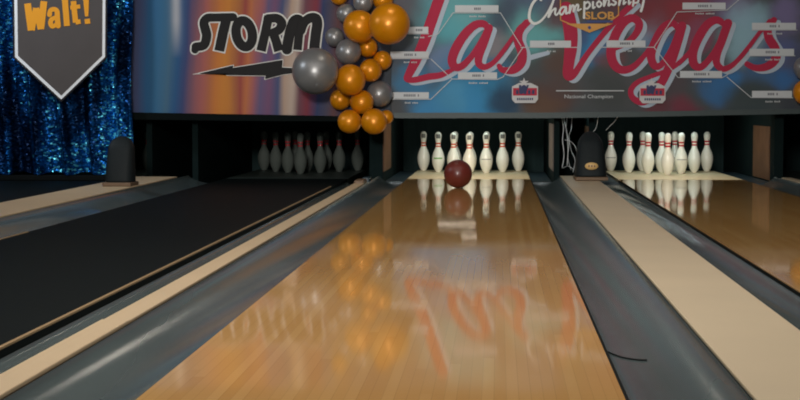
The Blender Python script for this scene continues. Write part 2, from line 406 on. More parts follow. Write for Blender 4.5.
def area(name, loc, rot, sx, sy, e, c=(1, .93, .82), spread=None):
    l = bpy.data.lights.new(name, 'AREA'); l.shape = 'RECTANGLE'; l.size = sx; l.size_y = sy; l.energy = e; l.color = c
    if spread: l.spread = spread
    o = bpy.data.objects.new(name, l); C.objects.link(o); o.location = loc; o.rotation_euler = rot; return o
PL = math.radians
area('pin_light_middle', (LC['mid'], 13.35, .66), (PL(62), 0, 0), .4, .06, 6, (1, .93, .78))
area('pin_light_right', (LC['right']-.05, 13.35, .66), (PL(62), 0, 0), .5, .06, 5.5, (1, .95, .84))
area('pin_light_left', (LC['left']-.1, 13.35, .66), (PL(62), 0, 0), .4, .06, .12, (.8, 1, .9))
area('pit_fill_middle', (LC['mid'], 14.4, .69), (0, 0, 0), .5, .05, 1.8, (.7, .95, 1))
area('pit_fill_right', (LC['right'], 14.4, .69), (0, 0, 0), .5, .05, 2.2, (.7, .95, 1))
area('pit_fill_far_left', (LC['farleft']+.4, 14.0, .72), (PL(20), 0, 0), .5, .5, .2, (.8, 1, .9))

# ------------------------------------------------------------------ banners
YBAN = 13.0
def banner_mesh(corners, top_z, Y=YBAN, th=.02):
    """corners: measured bottom points left to right"""
    bm = bmesh.new(); pts = [P(x, y, Y) for x, y in corners]
    f = [bm.verts.new((p.x, Y, p.z)) for p in pts]+[bm.verts.new((pts[-1].x, Y, top_z)), bm.verts.new((pts[0].x, Y, top_z))]
    b = [bm.verts.new((v.co.x, Y+th, v.co.z)) for v in f]; n = len(f)
    bm.faces.new(f); bm.faces.new(b[::-1])
    for i in range(n): bm.faces.new((f[i], b[i], b[(i+1)%n], f[(i+1)%n]))
    bmesh.ops.recalc_face_normals(bm, faces=bm.faces); return bm
S0 = P(0, 50, YBAN).x; S1 = P(800, 50, YBAN).x
def wx(px): return P(px, 50, YBAN).x
def wz(py): return P(400, py, YBAN).z
# striped left artwork
def stripes_mat():
    m = bpy.data.materials.new('banner_stripes'); m.use_nodes = True; nt = m.node_tree; b = nt.nodes['Principled BSDF']
    tc = N(nt, 'ShaderNodeTexCoord'); sp = N(nt, 'ShaderNodeSeparateXYZ'); nt.links.new(tc.outputs['Object'], sp.inputs[0])
    mp = N(nt, 'ShaderNodeMapping'); mp.inputs['Scale'].default_value = (5, 1, .7); nt.links.new(tc.outputs['Object'], mp.inputs[0])
    n = N(nt, 'ShaderNodeTexNoise'); n.inputs['Scale'].default_value = 1; n.inputs['Detail'].default_value = 2; nt.links.new(mp.outputs[0], n.inputs['Vector'])
    xx = mathn(nt, 'ADD', sp.outputs[0], mathn(nt, 'MULTIPLY_ADD', n.outputs['Fac'], .16, -.05))
    xx = mathn(nt, 'ADD', xx, mathn(nt, 'MULTIPLY', mathn(nt, 'SUBTRACT', sp.outputs[2], 1.0), -.06))
    a, c = wx(128), wx(395)
    mr = N(nt, 'ShaderNodeMapRange'); mr.inputs[1].default_value = a; mr.inputs[2].default_value = c; nt.links.new(xx, mr.inputs[0])
    rp = N(nt, 'ShaderNodeValToRGB'); nt.links.new(mr.outputs[0], rp.inputs[0])
    st = [(134,62,66,92),(142,62,72,104),(152,44,86,124),(163,50,92,122),(172,62,92,112),(181,42,76,112),(189,56,64,98),(197,104,74,86),(206,146,84,78),
          (214,154,92,62),(222,172,104,52),(231,176,112,50),(239,150,92,56),(247,134,64,58),(254,164,98,62),(261,142,84,84),(268,88,78,106),(276,104,72,96),
          (283,62,72,102),(291,158,134,116),(299,166,148,134),(306,96,62,70),(314,112,50,58),(322,48,58,88),(331,70,66,80),(341,92,62,60),(352,44,52,74),(370,60,60,72),(390,58,62,66)]
    cr = rp.color_ramp; 
    while len(cr.elements) > 1: cr.elements.remove(cr.elements[-1])
    for i, (x, r, g, bb) in enumerate(st):
        pos = (wx(x)-a)/(c-a)
        el = cr.elements[0] if i == 0 else cr.elements.new(pos)
        el.position = pos; el.color = col(r*.95+3, g*.95+3, bb*.95+4, K)
    # pale streak near the top left
    d = mathn(nt, 'DIVIDE', mathn(nt, 'SUBTRACT', sp.outputs[0], wx(176.5)), .040)
    g1 = mathn(nt, 'POWER', 2.718, mathn(nt, 'MULTIPLY', mathn(nt, 'MULTIPLY', d, d), -1))
    mr2 = N(nt, 'ShaderNodeMapRange'); mr2.inputs[1].default_value = wz(58); mr2.inputs[2].default_value = wz(20); nt.links.new(sp.outputs[2], mr2.inputs[0])
    fac = mathn(nt, 'MULTIPLY', mathn(nt, 'MULTIPLY', g1, mr2.outputs[0]), .8)
    out = mixc(nt, fac, rp.outputs[0], col(160,158,160,K))
    nt.links.new(out, b.inputs['Base Color']); b.inputs['Roughness'].default_value = .6; b.inputs['Specular IOR Level'].default_value = .08
    return m
def blobs_mat():
    m = bpy.data.materials.new('banner_city_lights'); m.use_nodes = True; nt = m.node_tree; b = nt.nodes['Principled BSDF']
    tc = N(nt, 'ShaderNodeTexCoord'); n = N(nt, 'ShaderNodeTexNoise'); n.inputs['Scale'].default_value = 3.2; n.inputs['Detail'].default_value = 3
    nt.links.new(tc.outputs['Object'], n.inputs['Vector'])
    va = N(nt, 'ShaderNodeVectorMath', operation='MULTIPLY_ADD'); nt.links.new(n.outputs['Color'], va.inputs[0])
    va.inputs[1].default_value = (.26, 0, .26); nt.links.new(tc.outputs['Object'], va.inputs[2])
    sp = N(nt, 'ShaderNodeSeparateXYZ'); nt.links.new(va.outputs[0], sp.inputs[0])
    n3 = N(nt, 'ShaderNodeTexNoise'); n3.inputs['Scale'].default_value = 2.3; nt.links.new(tc.outputs['Object'], n3.inputs['Vector'])
    cur = mixc(nt, n3.outputs['Fac'], col(58,70,72,K), col(80,76,78,K))
    B = [(400,10,16,92,82,84),(420,0,24,84,88,96),(405,60,22,74,82,92),(455,18,27,84,146,164),(470,2,24,96,140,152),(442,60,15,100,120,150),(415,80,14,62,104,146),(478,88,30,50,112,158),(470,106,18,58,116,166),
         (432,112,17,62,118,170),(452,98,14,70,122,164),(506,100,16,44,60,78),(497,42,14,120,116,120),(505,14,20,66,78,92),(536,30,19,96,150,158),(548,40,13,92,140,150),(556,12,17,92,60,66),
         (560,60,16,84,68,62),(555,96,20,84,66,62),(545,108,18,92,72,60),(585,35,14,66,84,120),(590,55,13,56,100,146),(597,44,8,60,110,160),(575,10,14,96,84,60),(610,60,14,100,70,72),(610,95,24,66,70,70),
         (650,30,18,122,140,160),(640,10,16,120,60,66),(668,50,14,58,92,140),(660,5,26,112,56,62),(690,12,22,128,54,62),(700,34,15,124,72,90),(672,80,18,78,70,74),(684,112,16,110,54,66),(655,112,14,96,56,62),
         (735,10,18,116,112,140),(750,26,18,132,156,178),(738,44,15,128,152,172),(712,80,12,60,86,130),(730,82,12,56,104,164),(722,90,12,58,90,140),(760,70,14,66,88,130),(785,50,18,84,92,134),(788,14,16,112,104,140),
         (750,100,22,60,70,72),(785,80,12,56,92,150),(800,60,16,76,80,100),(790,110,12,60,64,70),(530,-20,30,80,96,120),(620,-20,30,100,60,70),(720,-20,30,110,80,110)]
    for x, y, r, cr, cg, cb in B:
        p = P(x, y, YBAN); R = r/119.4*(1.3 if cg > cr+20 else 1.05)
        dx = mathn(nt, 'DIVIDE', mathn(nt, 'SUBTRACT', sp.outputs[0], p.x+.13), R); dz = mathn(nt, 'DIVIDE', mathn(nt, 'SUBTRACT', sp.outputs[2], p.z+.13), R)
        d2 = mathn(nt, 'ADD', mathn(nt, 'MULTIPLY', dx, dx), mathn(nt, 'MULTIPLY', dz, dz))
        g = mathn(nt, 'POWER', 2.718, mathn(nt, 'MULTIPLY', mathn(nt, 'MULTIPLY', d2, d2), -1))
        cur = mixc(nt, mathn(nt, 'MULTIPLY', g, .9), cur, col(cr, cg+(8 if cg > cr+20 else 0), cb, K*.92))
    nt.links.new(cur, b.inputs['Base Color']); b.inputs['Roughness'].default_value = .6; b.inputs['Specular IOR Level'].default_value = .08
    return m
bl = link('banner', banner_mesh([(131, 112.3), (260, 114.6), (391, 117.0)], 1.78), stripes_mat())
tag(bl, 'striped orange and blue banner with dark block lettering left of the balloons', 'banner')
br_ = link('banner', banner_mesh([(391.3, 112.8), (540, 112.6), (660, 111.3), (960, 106)], 1.78), blobs_mat())
tag(br_, 'colourful banner with large red script lettering above the wooden lanes', 'banner')
# trims under the banners
def trimstrip(pts_top, pts_bot, name, m, lab, Y=YBAN-.054, th=.05):
    bm = bmesh.new(); fr = [P(x, y, Y) for x, y in pts_top]+[P(x, y, Y) for x, y in pts_bot[::-1]]
    f = [bm.verts.new(p) for p in fr]; b = [bm.verts.new(p+Vector((0, th, 0))) for p in fr]; n = len(f)
    k = len(pts_top)
    for i in range(k-1):
        bm.faces.new((f[i], f[i+1], f[n-2-i], f[n-1-i])); bm.faces.new((b[i+1], b[i], b[n-1-i], b[n-2-i]))
    for i in range(n): bm.faces.new((f[i], b[i], b[(i+1)%n], f[(i+1)%n]))
    bmesh.ops.recalc_face_normals(bm, faces=bm.faces)
    o = link(name, bm, m); return tag(o, lab, 'rail')
trimstrip([(391.3, 112.8), (540, 112.6), (660, 111.3), (960, 106)], [(391.3, 118.2), (540, 118.3), (660, 116.6), (960, 110.5)], 'banner_rail', M['trim_grey'], 'grey rail along the bottom of the red script banner')
trimstrip([(131, 112.5), (260, 114.8), (391, 117.2)], [(131, 119.5), (260, 121), (391, 121.5)], 'banner_rail', M['trim_dark'], 'black rail along the bottom of the striped banner', Y=YBAN-.056)

YA = YBAN-.004
# --- block lettering with outline
def Z(x, y): return (185+x/4.447, y/4.447)
def zs(pts, w=None): return [(Z(p[0], p[1])[0], Z(p[0], p[1])[1], (p[2] if len(p) > 2 else w)/4.447) for p in pts]
def shear_ellipse(cx, cy, rx, ry, sh, n=28): return [(cx+rx*math.cos(2*PI*i/n)-sh*ry*math.sin(2*PI*i/n), cy+ry*math.sin(2*PI*i/n)) for i in range(n+1)]
GL = [
 (spline([(128,78,30),(100,80,32),(84,100,34),(90,130,36),(96,160,36),(84,200,34),(48,208,32)], 6), False),   # S
 (spline([(48,208,32),(44,222,26)], 2), False),
 ([(120,78,30),(214,76,30)], False), ([(184,84,38),(168,150,38),(152,226,38)], True),                      # T
 (shear_ellipse(263,150,36,58,-.12), False),                                                              # O
 ([(372,72,34),(358,140,34),(338,226,36)], True), (spline([(368,82,32),(410,82,34),(430,104,36),(418,132,34),(388,146,30)], 6), False), ([(392,148,34),(404,180,34),(418,226,38)], True),  # R
 (spline([(452,226,40),(462,165,40),(480,100,38),(500,84,34),(514,98,32),(508,150,32)], 6), True), ([(508,140,32),(500,222,32)], True),   # M
 (spline([(514,140,34),(530,100,34),(556,80,36),(582,82,38),(588,108,40),(582,150,40),(574,222,40)], 6), True),
]
def glyphs(grow, name, m, Y):
    bm = bmesh.new()
    for pts, butt in GL:
        w = 40 if len(pts[0]) == 2 else None
        q = zs([(p[0], p[1], (p[2] if len(p) > 2 else 36)+6) for p in pts])
        if grow and butt:   # lengthen the outline past square ends
            (x0, y0, w0), (x1, y1, w1) = q[0], q[1]; L = math.hypot(x1-x0, y1-y0); q[0] = (x0-(x1-x0)/L*grow/2, y0-(y1-y0)/L*grow/2, w0)
            (x0, y0, w0), (x1, y1, w1) = q[-1], q[-2]; L = math.hypot(x1-x0, y1-y0); q[-1] = (x0-(x1-x0)/L*grow/2, y0-(y1-y0)/L*grow/2, w0)
        stroke(bm, q, Y, butt, grow=grow)
    return link(name, bm, m, bl)
glyphs(3.0, 'lettering_outline', M['ink_outline'], YA)
glyphs(0, 'block_lettering', M['ink_charcoal'], YA-.006)
AR = [Z(*p) for p in [(60,327),(215,291),(212,302),(434,266),(432,300),(505,304),(505,322),(440,330),(356,352),(358,336),(186,334),(190,322)]]
bm = bmesh.new(); stroke(bm, [(x, y, 1.5) for x, y in AR+[AR[0]]], YA); stroke(bm, [(*Z(36,330), .5), (*Z(70,326), 1.4)], YA); link('arrow_outline', bm, M['ink_outline'], bl)
bm = bmesh.new(); v = [bm.verts.new(P(x, y, YA-.006)) for x, y in AR]; f = bm.faces.new(v); bmesh.ops.triangulate(bm, faces=[f]); link('lightning_arrow', bm, M['ink_charcoal'], bl)

# --- red script
SC = [
 [(444,-14,10),(438,2,11),(431,22,11),(424,42,11),(416,60,10),(409,74,8),(407,79,6),(414,80,6),(428,77,6.5),(441,75,6),(452,70,4)],
 [(489,30,6),(484,24,7),(475,25,8),(465,34,9),(456,48,9.5),(452,60,9),(455,67,8),(462,66,7),(471,57,6),(480,44,6),(489,28,7)],
 [(489,28,8),(484,42,8.5),(479,56,8),(479,64,7),(485,67,6),(494,62,5),(504,50,4.5),(516,33,4),(526,22,5)],
 [(528,22,6),(520,30,8),(518,40,9),(522,52,9.5),(521,63,9),(513,70,8),(503,70,6),(499,66,5)],
 [(566,8,13),(570,26,14),(571,44,13),(569,62,11),(568,75,10),(574,74,7),(586,56,5.5),(600,38,5.5),(616,20,6),(634,3,6)],
 [(616,48,5),(628,42,6),(637,32,7),(639,23,8),(632,18,8),(623,23,9),(615,36,9.5),(611,52,9.5),(614,64,9),(622,70,8),(633,67,6.5),(644,56,5),(654,42,4.5)],
 [(678,28,6),(672,23,7),(663,28,8),(655,42,8.5),(651,56,8.5),(655,66,7.5),(662,64,6),(671,50,5.5),(680,30,7)],
 [(682,26,9),(677,44,9),(671,62,9),(663,80,8.5),(652,96,8),(642,102,7),(633,98,6),(631,90,5.5),(638,82,5),(652,76,4.5),(672,68,4.5),(688,54,4.5),(696,42,4)],
 [(724,24,6),(717,20,7.5),(708,24,8.5),(699,37,9),(693,52,9),(694,64,8.5),(701,67,7),(711,57,6),(720,42,6),(727,24,7)],
 [(728,23,8.5),(722,40,8.5),(717,54,8),(717,64,7),(724,69,6),(735,63,5),(748,48,4.5),(760,32,4),(770,21,4.5)],
 [(774,20,6),(768,28,8),(769,38,9),(775,48,9),(776,58,9),(768,66,8),(756,68,6.5),(747,64,5.5)],
]
bm = bmesh.new()
for s in SC: stroke(bm, spline(s, 6), YA, off=(4.2, 2.6), grow=-.5)
stroke(bm, spline([(524,58,5),(534,55,5),(546,52,4)], 5), YA, off=(2,1))
link('script_shadow', bm, M['script_pale'], br_)
bm = bmesh.new()
for s in SC: stroke(bm, spline(s, 6), YA-.006)
link('script_lettering', bm, M['script_red'], br_)

# --- bracket bars, each with the small marks of its printed name
BARS = [(455,498.5,5.2,12.2,0),(408.5,428.3,26.8,33.2,0),(390.5,428.6,51.5,58,.3),(458,497,72.3,78.8,.3),(392.5,428.8,92.2,98.6,.3),(530,571,40.6,47,0),(606.5,645.5,40.4,46.7,0),
        (682.5,725.6,2.6,9.4,0),(752,796,22.8,29.5,0),(749.5,794,48.8,55.4,0),(680,722,71,77.3,0),(752,792,90.8,97.4,0)]
YC = YA-.013
for k, (x0, x1, y0, y1, _) in enumerate(BARS):
    bm = bmesh.new(); flat(bm, [(x0, y0), (x1, y0), (x1, y1), (x0, y1)], YC); b = link('name_bar', bm, M['bar_white'], br_)
    bm = bmesh.new(); cx = (x0+x1)/2+1; ym = (y0+y1)/2; n = [4, 4, 7, 7, 9, 4, 8, 8, 6, 8, 9, 6][k]; wd = n*1.75
    for j in range(n):
        if n > 5 and j == n-2: continue
        x = cx-wd/2+j*1.75; flat(bm, [(x, ym-1.2), (x+1.15, ym-1.2), (x+1.15, ym+1.2), (x, ym+1.2)], YC-.003)
    link('printed_name', bm, M['bar_ink'], b)
    bm = bmesh.new(); n = [11, 7, 9, 13, 9, 6, 7, 13, 10, 10, 13, 10][k]
    for j in range(n):
        if j == n//2: continue
        x = cx-n*.75+j*1.5; hgt = .75 if j % 3 else 1.1; flat(bm, [(x, y1+4.4-hgt), (x+1.0, y1+4.4-hgt), (x+1.0, y1+5.0), (x, y1+5.0)], YC)
    link('printed_caption', bm, M['line_white'], b)
LN = [[(428.5,33.8),(408,33.8)],[(428.5,36.5),(438,34),(453,12.9),(500.5,12.9),(521,46)],[(390,58.6),(429,58.6)],[(431,59),(452,79),(497,79.5),(503,77),(523,47.3)],[(392,99.2),(431,99.2),(452,79)],
      [(521,47.4),(577,47.4)],[(597,47.2),(654,47.2),(677,12),(727,10)],[(654,47.2),(678,77.5),(722,77.8),(727,75),(746,55.8),(795,55.8)],[(727,77),(751,97.5),(793,97.8)],[(727,10),(742,-3)],[(752,30),(797,30)],[(752,30),(727,8)]]
bm = bmesh.new()
for l in LN[:-1]: stroke(bm, [(x, y, .8) for x, y in l], YC+.002)
link('bracket_lines', bm, M['line_white'], br_)
bm = bmesh.new(); flat(bm, [(556,90.2),(624,90.2),(624,91.3),(556,91.3)], YC); link('winner_line', bm, M['line_white'], br_)
def text(name, body, x0, x1, y0, y1, Y, m, parent, bold=0, rot=0, shear=0):
    cu = bpy.data.curves.new('t', 'FONT'); cu.body = body; cu.size = 1; cu.offset = bold; cu.shear = shear; cu.resolution_u = 3
    ob = bpy.data.objects.new('t', cu); C.objects.link(ob); dg = bpy.context.evaluated_depsgraph_get(); dg.update()
    me = bpy.data.meshes.new_from_object(ob.evaluated_get(dg)); C.objects.unlink(ob); bpy.data.objects.remove(ob)
    xs = [v.co.x for v in me.vertices]; ys = [v.co.y for v in me.vertices]
    ax, bx, ay, by = min(xs), max(xs), min(ys), max(ys)
    for v in me.vertices:
        u = (v.co.x-ax)/(bx-ax); w = (v.co.y-ay)/(by-ay)
        X = x0+(x1-x0)*u; Yp = y1+(y0-y1)*w + rot*u
        p = P(X, Yp, Y); v.co = p
    me.materials.clear(); me.materials.append(m); me.name = name
    o = bpy.data.objects.new(name, me); C.objects.link(o); o.parent = parent; return o
text('title_caption', 'National Champion', 564.5, 613, 94.6, 99.4, YC, M['line_white'], br_, .01)

# --- crest with white script title
YE = YC-.006
bm = bmesh.new()
stroke(bm, [(560.5,-8,1),(560.5,20,1),(575,26,1.1)], YE+.002); stroke(bm, [(618.5,-8,1),(618.5,15,1),(604,26,1.1)], YE+.002)
flat(bm, [(566,23.6),(613,23.6),(589.5,32.6)], YE+.002); link('crest_outline', bm, M['logo_orange'], br_)
bm = bmesh.new(); flat(bm, disc(589.5, 27.6, 1.6), YE-.002); flat(bm, [(587,20.6),(613,20.6),(613,22.6),(587,22.6)], YE-.002); link('crest_detail', bm, M['logo_blue'], br_)
text('crest_lettering', 'SLOB', 585, 614.5, 11.6, 19.4, YE, M['logo_orange'], br_, .03)
CH = [[(541,0,2.6),(538,-2,2.6),(533,3,2.8),(529.8,11,2.8),(529.6,19,2.8),(534,23.5,2.8),(540,21.5,2.4),(546,15,2),(552,4,2),(555,-4,2.2)],
      [(555,-4,2.2),(551,8,2.2),(548.5,17,2.2),(552,11,1.8),(555.5,8.5,2),(555,13,2),(556.5,15,1.8),(560,11,1.8)],
      [(566,7,2.2),(562,7.5,2.2),(559.5,12,2.2),(562,14.5,2),(566,8,2),(566,13.5,2),(569,12,1.8)],
      [(570,5.5,2),(569.5,13,2),(572,6,1.8),(574,6.2,2),(573.5,11.5,2),(576.5,5,1.8),(578.3,5.5,2),(577.8,10.5,2),(581,9,1.6)],
      [(584.5,2,2.2),(584,18,2.2)],[(584.3,4,2),(588,2,2),(590,5,2),(587.5,8.5,2),(584.5,8,1.8)],
      [(593,2,2.2),(593,8,2),(595,7,1.6)],[(599,1,2),(596.8,4,2),(599,7,2),(601.5,4,2),(599,1,2)],
      [(604,0,2),(604,6,2),(606.5,0,1.8),(609,0,2),(608.5,5.5,2),(611,4,1.6)],[(615,-2,2),(613,0,2),(616,2.5,2),(614,5,2),(611.5,4,1.8)],
      [(622,-10,2.2),(619,5,2.2),(621,-1,1.8),(624,-1.5,2),(623.5,4,2),(626,2,1.6)],[(629,-2,2),(629,4,2),(631,2,1.6)],
      [(640,-6,2.4),(644,-4,2.2),(643,4,2.4),(641,11,2.6)],[(634,-3,2),(633,6,2.2)],[(634,-3,2),(638,-3,2),(638,2,2),(634,3,1.8)]]
bm = bmesh.new()
for s in CH: stroke(bm, spline(s, 5), YE-.006)
link('title_script', bm, M['champ_white'], br_)

# --- two star badges
for cx, cy in ((525, 92.5), (652.5, 92.8)):
    bm = bmesh.new(); flat(bm, [(cx-13,cy-6),(cx-6,cy-9.5),(cx+6,cy-9.5),(cx+13,cy-6),(cx+13,cy+7),(cx+10,cy+10.5),(cx-10,cy+10.5),(cx-13,cy+7)], YC-.012); bd = link('badge', bm, M['badge_white'], br_)
    bm = bmesh.new(); flat(bm, [(cx-12,cy-4.5),(cx+12,cy-4.5),(cx+12,cy+3),(cx-12,cy+3)], YC-.015); link('badge_band', bm, M['badge_red'], bd)
    bm = bmesh.new(); flat(bm, [(cx-6,cy-7.5),(cx+4,cy-7.5),(cx+1,cy+1),(cx-6,cy+1)], YC-.018)
    for j in range(5): flat(bm, [(cx-9+j*4,cy-2.5),(cx-6.6+j*4,cy-2.5),(cx-6.6+j*4,cy+1.6),(cx-9+j*4,cy+1.6)], YC-.0185)
    for j in range(8): flat(bm, [(cx-8+j*2.1,cy+5.4),(cx-6.6+j*2.1,cy+5.4),(cx-6.6+j*2.1,cy+7.6),(cx-8+j*2.1,cy+7.6)], YC-.0185)
    link('badge_print', bm, M['badge_blue'], bd)
    bm = bmesh.new(); st = []
    for j in range(10):
        a = -PI/2+j*PI/5; r = 5 if j % 2 == 0 else 2.0; st.append((cx-1+r*math.cos(a), cy-10+r*math.sin(a)))
    for j in range(10): flat(bm, [(cx-1, cy-10), st[j], st[(j+1)%10]], YC-.019)
    link('badge_star', bm, M['badge_white'], bd)

# ------------------------------------------------------------------ shield sign
YS = 12.66
def shieldpoly(g): # g: inset (+) / outset (-)
    return [(13.4+g, -70), (15.0+g, 57.0-.45*g), (61.2, 99.5-1.35*g), (105.0-g, 57.0-.45*g), (105.8-g, -70)]
t = thing('shield_sign', 'charcoal pentagon sign with white border hanging on the blue curtain', 'sign', P(60, 20, YS))
def shield_part(g, y, th, name, m):
    bm = bmesh.new(); org = Vector(t.location)
    f = [bm.verts.new(P(a, b, y)-org) for a, b in shieldpoly(g)]; bk = [bm.verts.new(v.co+Vector((0, th, 0))) for v in f]; n = 5
    bm.faces.new(f); bm.faces.new(bk[::-1])
    for i in range(n): bm.faces.new((f[i], bk[i], bk[(i+1)%n], f[(i+1)%n]))
    bmesh.ops.recalc_face_normals(bm, faces=bm.faces); return link(name, bm, m, t)
shield_part(-1.8, YS, .012, 'rim', M['sign_black']); shield_part(0, YS-.004, .003, 'border', M['sign_white']); shield_part(3.0, YS-.008, .003, 'face', M['sign_dark'])
# heavy condensed lettering, rising to the right
bm = bmesh.new(); YW = YS-.012
W = [([(27.5,3.5,6),(31.2,30.4,6)]), ([(31.8,30.2,5.2),(36.0,8,5.2)]), ([(36.2,8,5.2),(40.6,29.2,5.2)]), ([(40.8,29,6),(44.0,1.2,6)])]
for s in W: stroke(bm, s, YW, True, grow=.8)
flat(bm, [(28.2,30.9),(34.4,30.2),(33.6,24),(30.4,24.3)], YW); flat(bm, [(37.6,29.8),(43.8,29.0),(42.4,22),(39,22)], YW)
stroke(bm, spline([(49.4,15.4,5),(50.6,10.4,4.6),(54.5,9.2,4.6),(57,11.5,5),(57.4,18,5.4),(58.2,27,5.4)], 5), YW, True)
stroke(bm, spline([(56,17.4,4.2),(51.6,19.4,4.6),(50.6,23.4,5),(52.4,26.6,4.2),(56,24.6,4.2)], 5), YW)
stroke(bm, [(64.6,-4,6),(67.0,26,6)], YW, True)
stroke(bm, [(73.4,1,5.6),(75.6,22.6,5.4)], YW, True); stroke(bm, [(70.2,7.6,4),(80.2,6.4,4)], YW, True); stroke(bm, [(75.6,22.2,5),(80.6,21.4,4.4)], YW, True)
flat(bm, [(82.6,-6),(89.2,-7),(88.4,16.2),(85.0,16.6)], YW); flat(bm, [(84.4,19.2),(89.8,18.5),(90.4,23.4),(85,24.1)], YW)
o = link('lettering', bm, M['sign_orange']); o.parent = t; o.matrix_parent_inverse = Matrix.Translation(-Vector(t.location))

# ------------------------------------------------------------------ blue sequin curtain
def sequin():
    m = bpy.data.materials.new('blue_sequin_cloth'); m.use_nodes = True; nt = m.node_tree; b = nt.nodes['Principled BSDF']
    tc = N(nt, 'ShaderNodeTexCoord'); mp = N(nt, 'ShaderNodeMapping'); mp.inputs['Scale'].default_value = (42, 42, 85); nt.links.new(tc.outputs['Object'], mp.inputs[0])
    v = N(nt, 'ShaderNodeTexVoronoi'); v.inputs['Scale'].default_value = 1; nt.links.new(mp.outputs[0], v.inputs['Vector'])
    w = N(nt, 'ShaderNodeTexWhiteNoise', noise_dimensions='3D'); nt.links.new(v.outputs['Color'], w.inputs['Vector'])
    mp2 = N(nt, 'ShaderNodeMapping'); mp2.inputs['Scale'].default_value = (5, 5, 1.1); nt.links.new(tc.outputs['Object'], mp2.inputs[0])
    n = N(nt, 'ShaderNodeTexNoise'); n.inputs['Scale'].default_value = 1; n.inputs['Detail'].default_value = 3; nt.links.new(mp2.outputs[0], n.inputs['Vector'])
    r1 = N(nt, 'ShaderNodeValToRGB'); nt.links.new(n.outputs['Fac'], r1.inputs[0])
    r1.color_ramp.elements[0].position = .38; r1.color_ramp.elements[0].color = col(1,22,52); r1.color_ramp.elements[1].position = .68; r1.color_ramp.elements[1].color = col(8,104,190)
    th = mathn(nt, 'SUBTRACT', 1.62, mathn(nt, 'MULTIPLY', n.outputs['Fac'], 1.36))
    sp = mathn(nt, 'GREATER_THAN', w.outputs[0], th)
    c = mixc(nt, sp, r1.outputs[0], col(90,190,255,1.4))  # sequin glints put into the colour as bright blue flecks
    c = mixc(nt, mathn(nt, 'MULTIPLY', mathn(nt, 'LESS_THAN', w.outputs[0], .35), .6), c, col(2,16,36))
    nt.links.new(c, b.inputs['Base Color']); b.inputs['Metallic'].default_value = .6; b.inputs['Roughness'].default_value = .3; b.inputs['Specular IOR Level'].default_value = .15
    # every sequin leans its own way
    sb = N(nt, 'ShaderNodeVectorMath', operation='SUBTRACT'); nt.links.new(w.outputs['Color'], sb.inputs[0]); sb.inputs[1].default_value = (.5, .5, .5)
    sc = N(nt, 'ShaderNodeVectorMath', operation='SCALE'); nt.links.new(sb.outputs[0], sc.inputs[0]); sc.inputs['Scale'].default_value = 1.1
    ge = N(nt, 'ShaderNodeNewGeometry'); ad = N(nt, 'ShaderNodeVectorMath', operation='ADD'); nt.links.new(ge.outputs['Normal'], ad.inputs[0]); nt.links.new(sc.outputs[0], ad.inputs[1])
    no = N(nt, 'ShaderNodeVectorMath', operation='NORMALIZE'); nt.links.new(ad.outputs[0], no.inputs[0]); nt.links.new(no.outputs[0], b.inputs['Normal'])
    return m
bm = bmesh.new(); xa, xb = -5.6, P(133.5, 100, 12.85).x; nx, nz = 260, 30; zb, ztp = .060, 2.4; rows = []
for j in range(nz+1):
    v_ = j/nz; z = zb+(ztp-zb)*v_; row = []
    for i in range(nx+1):
        x = xa+(xb-xa)*i/nx; s = x+.03*math.sin(3*z+x*2)
        y = 12.86+.045*math.sin(s*23)+.022*math.sin(s*51+1.3+z)+.015*math.sin(s*9+z*2)
        row.append(bm.verts.new((x+.01*math.sin(z*5+i*.1), y, z+.012*math.sin(s*23)*(1-v_))))
    rows.append(row)
for a, b in zip(rows, rows[1:]):
    for i in range(nx): bm.faces.new((a[i], a[i+1], b[i+1], b[i]))
cu = link('curtain', bm, sequin(), None, True); tag(cu, 'shimmering blue sequin curtain hanging at the left with wavy folds', 'curtain')
bm = bmesh.new(); box(bm, -5.7, -3.14, 12.80, 12.98, .002, .045, .004); tag(link('plinth', bm, M['black']), 'low black plinth below the hem of the blue curtain', 'plinth')

# ------------------------------------------------------------------ balloons (back to front)
BL = [(383,0,10,'o','small orange balloon cut by the top edge behind the big orange one'),
      (339,-4,9,'o','orange balloon cut by the top edge at the left of the column'),
      (346,13.3,9.5,'s','small silver balloon upper left below the top edge'),
      (334.5,37,9.5,'s','small silver balloon just above the giant silver balloon'),
      (363,2.5,10,'s','silver balloon at the top of the column between two orange ones'),
      (386.5,117,7,'o','small orange balloon peeking out at the lowest right'),
      (382.4,60.5,9.6,'o','small orange balloon on the right at mid height'),
      (367.7,47.3,9.8,'o','small orange balloon under the two large orange ones'),
      (348.5,51.8,13,'s','medium silver balloon right of the giant silver balloon top'),
      (340.3,99.5,10.5,'o','small orange balloon low on the left side of the column'),
      (379.6,93.8,13,'s','silver balloon low on the right side of the column'),
      (370.5,70.3,11.5,'o','medium orange balloon at mid height of the column'),
      (361.8,102,12,'o','orange balloon low in the centre above the bottom pair'),
      (359.3,26.3,16.2,'o','large orange balloon left of the biggest orange balloon'),
      (389.3,23.8,20.6,'o','biggest orange balloon at the upper right of the column'),
      (349.6,121.5,12,'o','lowest left orange balloon of the bottom pair'),
      (374,121.5,13,'o','lowest right orange balloon of the bottom pair'),
      (350.2,79.8,15.6,'o','large orange balloon overlapping the giant silver one on its right'),
      (315.2,71,23.2,'s','giant silver balloon left of the column over the block lettering'),
      (806,68,12,'s','silver balloon cut by the right edge of the photo'),
      (806,92,12.5,'o','orange balloon cut by the right edge below a silver one')]
placed = []
sph = {}
